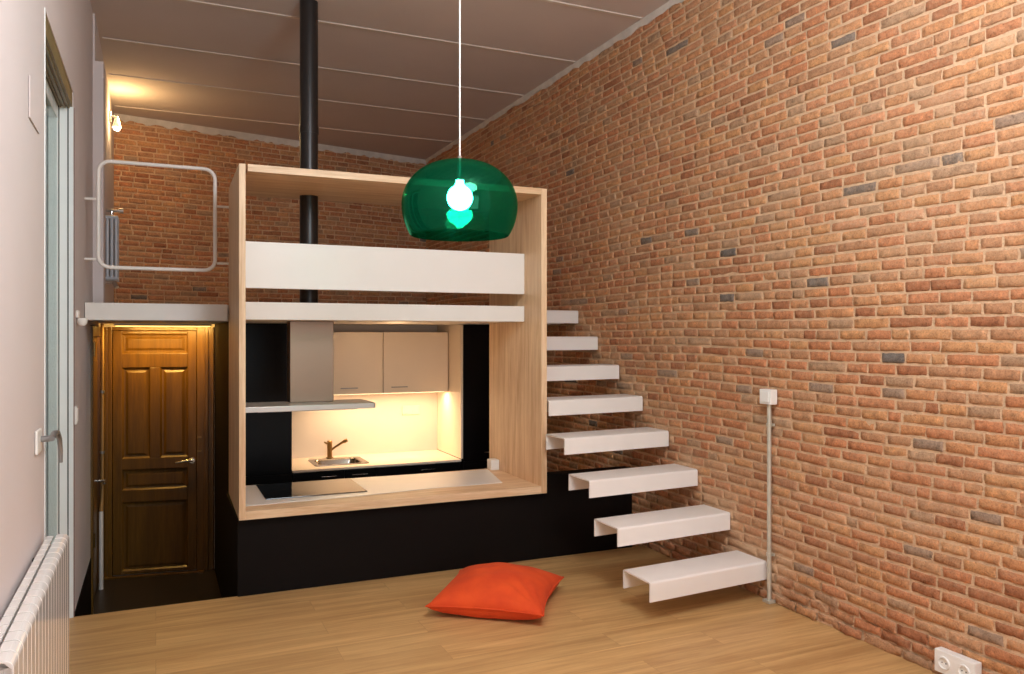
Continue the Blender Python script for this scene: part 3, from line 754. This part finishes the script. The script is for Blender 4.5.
# ------------------------------------------------------------------ loft: rail, radiator, spot
RY = 5.76
t = thing('loft_railing', (.0,RY,1.97), 'white tubular railing loop at the loft edge', 'railing')
def loop(x0, x1, z0, z1, z0r, z1r, r, n=6):
    pts = []
    def zz(x, a, b): return a + (b-a)*(x-x0)/(x1-x0)
    for cx, top, a0 in ((x1-r,True,0),(x0+r,True,90),(x0+r,False,180),(x1-r,False,270)):
        for k in range(n+1):
            a = math.radians(a0+90*k/n); x = cx+r*math.cos(a)
            base = zz(x, z1, z1r)-r if top else zz(x, z0, z0r)+r
            pts.append((x, RY, base+r*math.sin(a)))
    return pts
m = MB(); m.tube(loop(-.336, .366, 1.985, 2.668, 1.985, 2.668, .07), .0125, 12, closed=True); part(m, 'tube_loop', M['steel_white'], t, smooth=True)
for (xa, xb, z) in ((XL+.001, -.349, 2.42), (XL+.001, -.349, 2.035), (.379, .4545, 2.42), (.379, .4545, 2.035)):
    m = MB(); m.tube([(xa,RY,z),(xb,RY,z)], .0085, 10); part(m, 'fixing_bar', M['steel_white'], t, smooth=True)
# loft radiator, end on
t = thing('wall_mounted_radiator', (-.30,7.7,2.0), 'small grey column radiator on the loft side wall', 'radiator')
rx0 = XL2 + .015
for k in range(5):
    y = 7.56 + .062*k
    m = MB()
    for c in range(3):
        x = rx0 + .014 + c*.033
        m.tube([(x,y,2.02),(x,y,2.055),(x,y,2.52),(x,y,2.555)], [.010,.013,.013,.010], 10)
    m.tube([(rx0,y,2.03),(rx0+.094,y,2.03)], .016, 10); m.tube([(rx0,y,2.545),(rx0+.094,y,2.545)], .016, 10)
    part(m, 'section', M['rad_grey'], t, smooth=True)
m = MB(); m.tube([(XL2+.002,7.53,2.60),(-.26,7.53,2.60)], .013); m.tube([(-.34,7.53,2.60),(-.34,7.53,2.565)], .012); m.tube([(-.285,7.53,2.60),(-.25,7.53,2.60)], .022); part(m, 'valve', M['chrome'], t, smooth=True)
m = MB(); m.tube([(XL2+.002,7.53,1.995),(-.31,7.53,1.995)], .013); m.tube([(-.32,7.53,1.995),(-.30,7.51,1.95)], .02); part(m, 'lower_valve', M['chrome'], t, smooth=True)
m = MB(); m.box(XL2+.001, XL2+.016, 7.62, 7.65, 2.08, 2.48); part(m, 'bracket', M['rad_grey'], t)
# spotlight on the loft wall
LZ, LY = 3.55, 8.4
t = thing('wall_spotlight', (XL2,LY,LZ), 'small white spotlight with lit bulb high on the loft wall', 'lamp')
m = MB(); m.box(XL2+.001, XL2+.02, LY-.03, LY+.03, LZ-.0, LZ+.10); m.box(XL2+.02, XL2+.075, LY-.014, LY+.014, LZ+.045, LZ+.06); part(m, 'bracket', M['plastic'], t, bevel=.003)
m = MB(); m.lathe([(.018,.05),(.024,.03),(.040,-.03),(.042,-.035),(.037,-.035),(.02,.028),(.001,.03)], (XL2+.066,LY,LZ-.01), 24, closed=False); part(m, 'lamp_head', M['plastic'], t, smooth=True)
m = MB(); m.lathe([(.001,.03),(.016,.025),(.022,0),(.03,-.035),(.022,-.052),(.001,-.056)], (XL2+.066,LY,LZ-.02), 20); part(m, 'bulb', emit('spot_bulb', (1,.82,.55,1), 14), t, smooth=True)

# ------------------------------------------------------------------ green pendant lamp
PX, PY, PB = 1.246, 3.374, 1.996
t = thing('pendant_lamp', (PX,PY,PB), 'green transparent dome pendant lamp with a bare globe bulb', 'lamp')
R = .2595; cz = PB + .135
prof = []
ztop = .337 - .135
for k in range(0, 41):
    a = math.radians(90 - k*(90+34)/40)
    rr = R*math.cos(a); zz_ = R*math.sin(a)*(ztop/R if math.sin(a) > 0 else .92)
    # fuller shoulders than a plain sphere
    rr = R*abs(math.cos(a))**.86
    prof.append((max(rr,.012), zz_))
z_end = prof[-1]
inner = [(max(r-.004,.009), z-.003) for r, z in reversed(prof)]
m = MB(); m.lathe(prof + inner, (PX,PY,cz), 72, closed=True); part(m, 'shade', M['acrylic'], t, smooth=True)
bz = PB + .17
m = MB(); m.tube([(PX,PY,cz+ztop+.004),(PX,PY,bz+.080)], .0125, 18); m.tube([(PX,PY,cz+ztop+.005),(PX,PY,cz+ztop+.020)], [.016,.008], 18); part(m, 'lamp_holder', M['chrome'], t, smooth=True)
m = MB(); gb = [(.001,-.058)]
for k in range(1, 15):
    a = math.radians(-90 + k*152/14); gb.append((.058*math.cos(a), .058*math.sin(a)))
gb += [(.019,.064),(.018,.078),(.001,.0785)]
m.lathe(gb, (PX,PY,bz), 36); part(m, 'bulb', emit('globe_bulb', (1,.98,.94,1), 90), t, smooth=True)
m = MB(); m.tube([(PX,PY,cz+ztop+.0205),(PX,PY,ZC-.024)], .0038, 8); part(m, 'cord', M['white_matt'], t, smooth=True)
m = MB(); m.lathe([(.05,.0235),(.05,.012),(.02,.0),(.006,-.002)], (PX,PY,ZC-.0245), 24); part(m, 'ceiling_rose', M['white_matt'], t, smooth=True)

# ------------------------------------------------------------------ conduit, junction box, floor socket on the brick wall
cy_ = 3.628; cx_ = XR-.032
t = thing('conduit', (cx_,cy_,0), 'thin galvanised conduit standing against the brick wall by the lowest tread', 'conduit')
m = MB(); m.tube([(cx_,cy_,.018),(cx_,cy_,1.149)], .0125, 14); part(m, 'tube', M['galv'], t, smooth=True)
for z in (1.03, .28):
    m = MB(); m.lathe([(.0127,-.009),(.0165,-.009),(.0165,.009),(.0127,.009)], (cx_,cy_,z), 16, closed=True); m.box(cx_+.012, XR-.009, cy_-.022, cy_-.002, z-.008, z+.008); part(m, 'pipe_clip', M['galv'], t)
m = MB(); m.box(cx_-.026, cx_+.024, cy_-.028, cy_+.028, .001, .018); part(m, 'foot', M['galv'], t, bevel=.002)
t = thing('switch_box', (XR-.03,cy_,1.19), 'white switch box on top of the conduit on the brick wall', 'switch')
m = MB(); m.box(XR-.062, XR-.012, cy_-.045, cy_+.047, 1.15, 1.236); part(m, 'housing', M['plastic'], t, bevel=.003)
m = MB(); m.box(XR-.068, XR-.0625, cy_-.033, cy_+.035, 1.162, 1.224); part(m, 'rocker', M['plastic'], t, bevel=.002)
t = thing('floor_socket', (XR-.03,2.43,.08), 'white double power socket low on the brick wall near the floor', 'socket')
m = MB(); m.box(XR-.058, XR-.012, 2.335, 2.532, .032, .134); part(m, 'housing', M['plastic'], t, bevel=.004)
for y in (2.385, 2.482):
    m = MB(); m.lathe([(.0295,0),(.0285,-.007),(.0225,-.007),(.0215,-.0005)], (XR-.0585,y,.083), 28, axis='x', closed=True)
    o = part(m, 'outlet', M['plastic'], t, smooth=True)
    m = MB()
    for dy in (-.0095, .0095): m.lathe([(.001,-.0012),(.0028,-.0012),(.0028,0)], (XR-.0583,y+dy,.083), 10, axis='x')
    k = m.build('pin_hole', M['dark'], o); k.data.transform(Matrix.Translation(-t.location))

# ------------------------------------------------------------------ aluminium radiator by the window
RA0, RA1, RXB, RXF, RZ0, RZ1 = 2.28, 3.66, XL+.018, XL+.098, .10, .755
t = thing('section_radiator', ((RXB+RXF)/2, (RA0+RA1)/2, 0), 'long white sectional radiator under the edge of the tall window', 'radiator')
nsec = 18; pitch = (RA1-RA0)/nsec
sec_me = None
for k in range(nsec):
    yc = RA0 + pitch*(k+.5); hw = pitch/2 - .0035
    m = MB()
    # front plate with rounded top bending back
    pr = []
    for a in range(0, 91, 15):
        a_ = math.radians(a); pr.append((RXF-.022+.022*math.cos(a_), RZ1-.022+.022*math.sin(a_)))
    outer = [(RXF, RZ0+.01)] + pr + [(RXF-.045, RZ1+.0), (RXF-.045, RZ1-.006)]
    inn = [(RXF-.022, RZ1-.006), (RXF-.006, RZ1-.022), (RXF-.006, RZ0+.01)]
    fn = lambda p, q_, y: (p, y, q_)
    m.extrude(outer + inn, fn, yc-hw, yc+hw)
    # back plate and its top lip
    m.box(RXB, RXB+.005, yc-hw*.8, yc+hw*.8, RZ0+.03, RZ1-.03)
    m.box(RXB+.0, RXB+.026, yc-hw, yc+hw, RZ1-.012, RZ1-.004)
    # water column and web
    m.tube([((RXB+RXF)/2, yc, RZ0+.02), ((RXB+RXF)/2, yc, RZ1-.03)], .014, 10)
    m.box(RXB+.005, RXF-.006, yc-.0015, yc+.0015, RZ0+.04, RZ1-.03)
    for zz_ in (RZ0+.055, RZ1-.07): m.tube([((RXB+RXF)/2, yc-pitch/2+.0003, zz_), ((RXB+RXF)/2, yc+pitch/2-.0003, zz_)], .02, 12)
    part(m, 'section', M['rad'], t, bevel=.0018)
for y in (RA0+.25, RA1-.25):
    m = MB(); m.box(XL+.0005, RXB-.0005, y-.015, y+.015, RZ1-.11, RZ1-.03); part(m, 'bracket', M['dark'], t)
xm = (RXB+RXF)/2
m = MB(); m.tube([(xm,RA1+.0005,RZ1-.07),(xm,RA1+.03,RZ1-.07)], [.018,.016], 14); part(m, 'bleed_plug', M['chrome'], t, smooth=True)
m = MB(); m.tube([(xm,RA1+.0005,RZ0+.055),(xm,RA1+.018,RZ0+.055),(xm,RA1+.03,RZ0+.052),(xm,RA1+.036,RZ0+.042),(xm,RA1+.036,.001)], [.018,.018,.012,.009,.009], 14); part(m, 'valve', M['chrome'], t, smooth=True)

# ------------------------------------------------------------------ orange cushion
def cushion():
    n = 44; vs = []; fs = []
    Sd = .325; Tk = .135
    def pt(i, j, side):
        a = -1 + 2*i/n; b = -1 + 2*j/n
        # edges bow inwards between the pulled-out corners
        x = a*(1 - .10*(1-a*a)*0 - .11*(1-b*b)*abs(a)**2) if False else a*(1-.10*(1-b*b)); y = b*(1-.10*(1-a*a))
        e = max(0, (1-a*a))*max(0, (1-b*b))
        h = Tk * (e**.5)
        if side < 0: h = .105 * e**.34
        h += .004*math.sin(9*a+4*b)*e + .003*math.sin(13*b-5*a)*e
        # creases running in from the corner near the viewer
        cxr = ((a-1)**2 + (b+1)**2)**.5; th_ = math.atan2(b+1, 1-a)
        h += .007*math.sin(th_*17)*math.exp(-((cxr-.55)/.3)**2)*(1 if side > 0 else 0)
        return (x*Sd, y*Sd, side*h)
    top = {}; bot = {}
    for i in range(n+1):
        for j in range(n+1):
            top[i,j] = len(vs); vs.append(pt(i,j,1))
    for i in range(n+1):
        for j in range(n+1):
            if i in (0,n) or j in (0,n): bot[i,j] = top[i,j]
            else: bot[i,j] = len(vs); vs.append(pt(i,j,-1))
    for i in range(n):
        for j in range(n):
            fs.append((top[i,j],top[i+1,j],top[i+1,j+1],top[i,j+1])); fs.append((bot[i,j],bot[i,j+1],bot[i+1,j+1],bot[i+1,j]))
    return vs, fs
CR = Matrix.Translation((1.800,4.235,.078)) @ Matrix.Rotation(math.radians(-37), 4, 'Z') @ Matrix.Rotation(math.radians(1), 4, 'X')
vs, fs = cushion()
def settle(v):
    p = CR @ Vector(v)
    if p.z < .0015: p.z = .0015
    return p
m = MB(); m.add([settle(v) for v in vs], fs)
cu = m.build('floor_cushion', M['cushion'], smooth=True, angle=80)
tag(cu, 'orange velvet cushion lying on the oak floor', 'cushion')
m = MB(); rim = []
for k in range(44): rim.append((-1+2*k/44, -1))
for k in range(44): rim.append((1, -1+2*k/44))
for k in range(44): rim.append((1-2*k/44, 1))
for k in range(44): rim.append((-1, 1-2*k/44))
pts = []
for a, b in rim:
    p = CR @ Vector((a*(1-.10*(1-b*b))*.326, b*(1-.10*(1-a*a))*.326, 0)); p.z = max(p.z, .006); pts.append(p)
m.tube(pts, .0045, 8, closed=True)
m.build('piping', M['cushion'], cu, smooth=True)

# ------------------------------------------------------------------ light
def area(name, loc, rot, sx, sy, power, col, spread=math.pi):
    l = bpy.data.lights.new(name, 'AREA'); l.shape = 'RECTANGLE'; l.size = sx; l.size_y = sy; l.energy = power; l.color = col; l.spread = spread
    o = bpy.data.objects.new(name, l); C.objects.link(o); o.location = loc; o.rotation_euler = rot
    return o
def point(name, loc, power, col, r=.03):
    l = bpy.data.lights.new(name, 'POINT'); l.energy = power; l.color = col; l.shadow_soft_size = r
    o = bpy.data.objects.new(name, l); C.objects.link(o); o.location = loc
    return o
R_ = math.radians
area('rear_fill', (1.5, Y0-.05, 1.95), (R_(90), 0, 0), 2.6, 2.5, 60, (.86,.94,1))  # added fill light in the opening behind the camera, no known window there
point('room_fill', (1.3, 1.45, 3.3), 195, (.85,.93,1), .45)  # added unseen fill under the ceiling, has no fixture
area('cabinet_glow', (1.84, 7.0, 1.027), (R_(-4), 0, 0), 1.15, .03, 10, (1,.66,.36))
point('kitchen_lamp', (1.75, 6.2, 1.50), 3.0, (1,.64,.34), .08)
area('entry_glow', (.05, 7.05, SL0-.031), (R_(25), 0, 0), .68, .03, 12, (1,.58,.13))
point('spot_glow', (XL2+.10, LY, LZ+.075), 10, (1,.66,.28), .02)
point('spot_glow_down', (XL2+.066, LY, LZ-.10), .7, (1,.70,.36), .03)

W = bpy.data.worlds.new('outdoor_sky'); S.world = W; W.use_nodes = True
W.node_tree.nodes['Background'].inputs['Color'].default_value = (.72,.80,.86,1)
W.node_tree.nodes['Background'].inputs['Strength'].default_value = .12

# ------------------------------------------------------------------ camera
cam = bpy.data.cameras.new('camera'); co = bpy.data.objects.new('camera', cam); C.objects.link(co)
cam.sensor_width = 36; cam.sensor_fit = 'HORIZONTAL'; cam.lens = 800/1024*36; cam.shift_y = -2/1024
cam.clip_start = .05
co.location = (0,0,1.55); co.rotation_euler = (R_(90), 0, R_(-24))
S.camera = co
S.view_settings.view_transform = 'Standard'; S.view_settings.look = 'None'
S.view_settings.gamma = 1; S.view_settings.use_curve_mapping = False; S.view_settings.exposure = .24
S.cycles.use_denoising = True
S.cycles.max_bounces = 10; S.cycles.diffuse_bounces = 5; S.cycles.transparent_max_bounces = 16
S.cycles.caustics_reflective = False; S.cycles.caustics_refractive = False
S.cycles.sample_clamp_indirect = 6
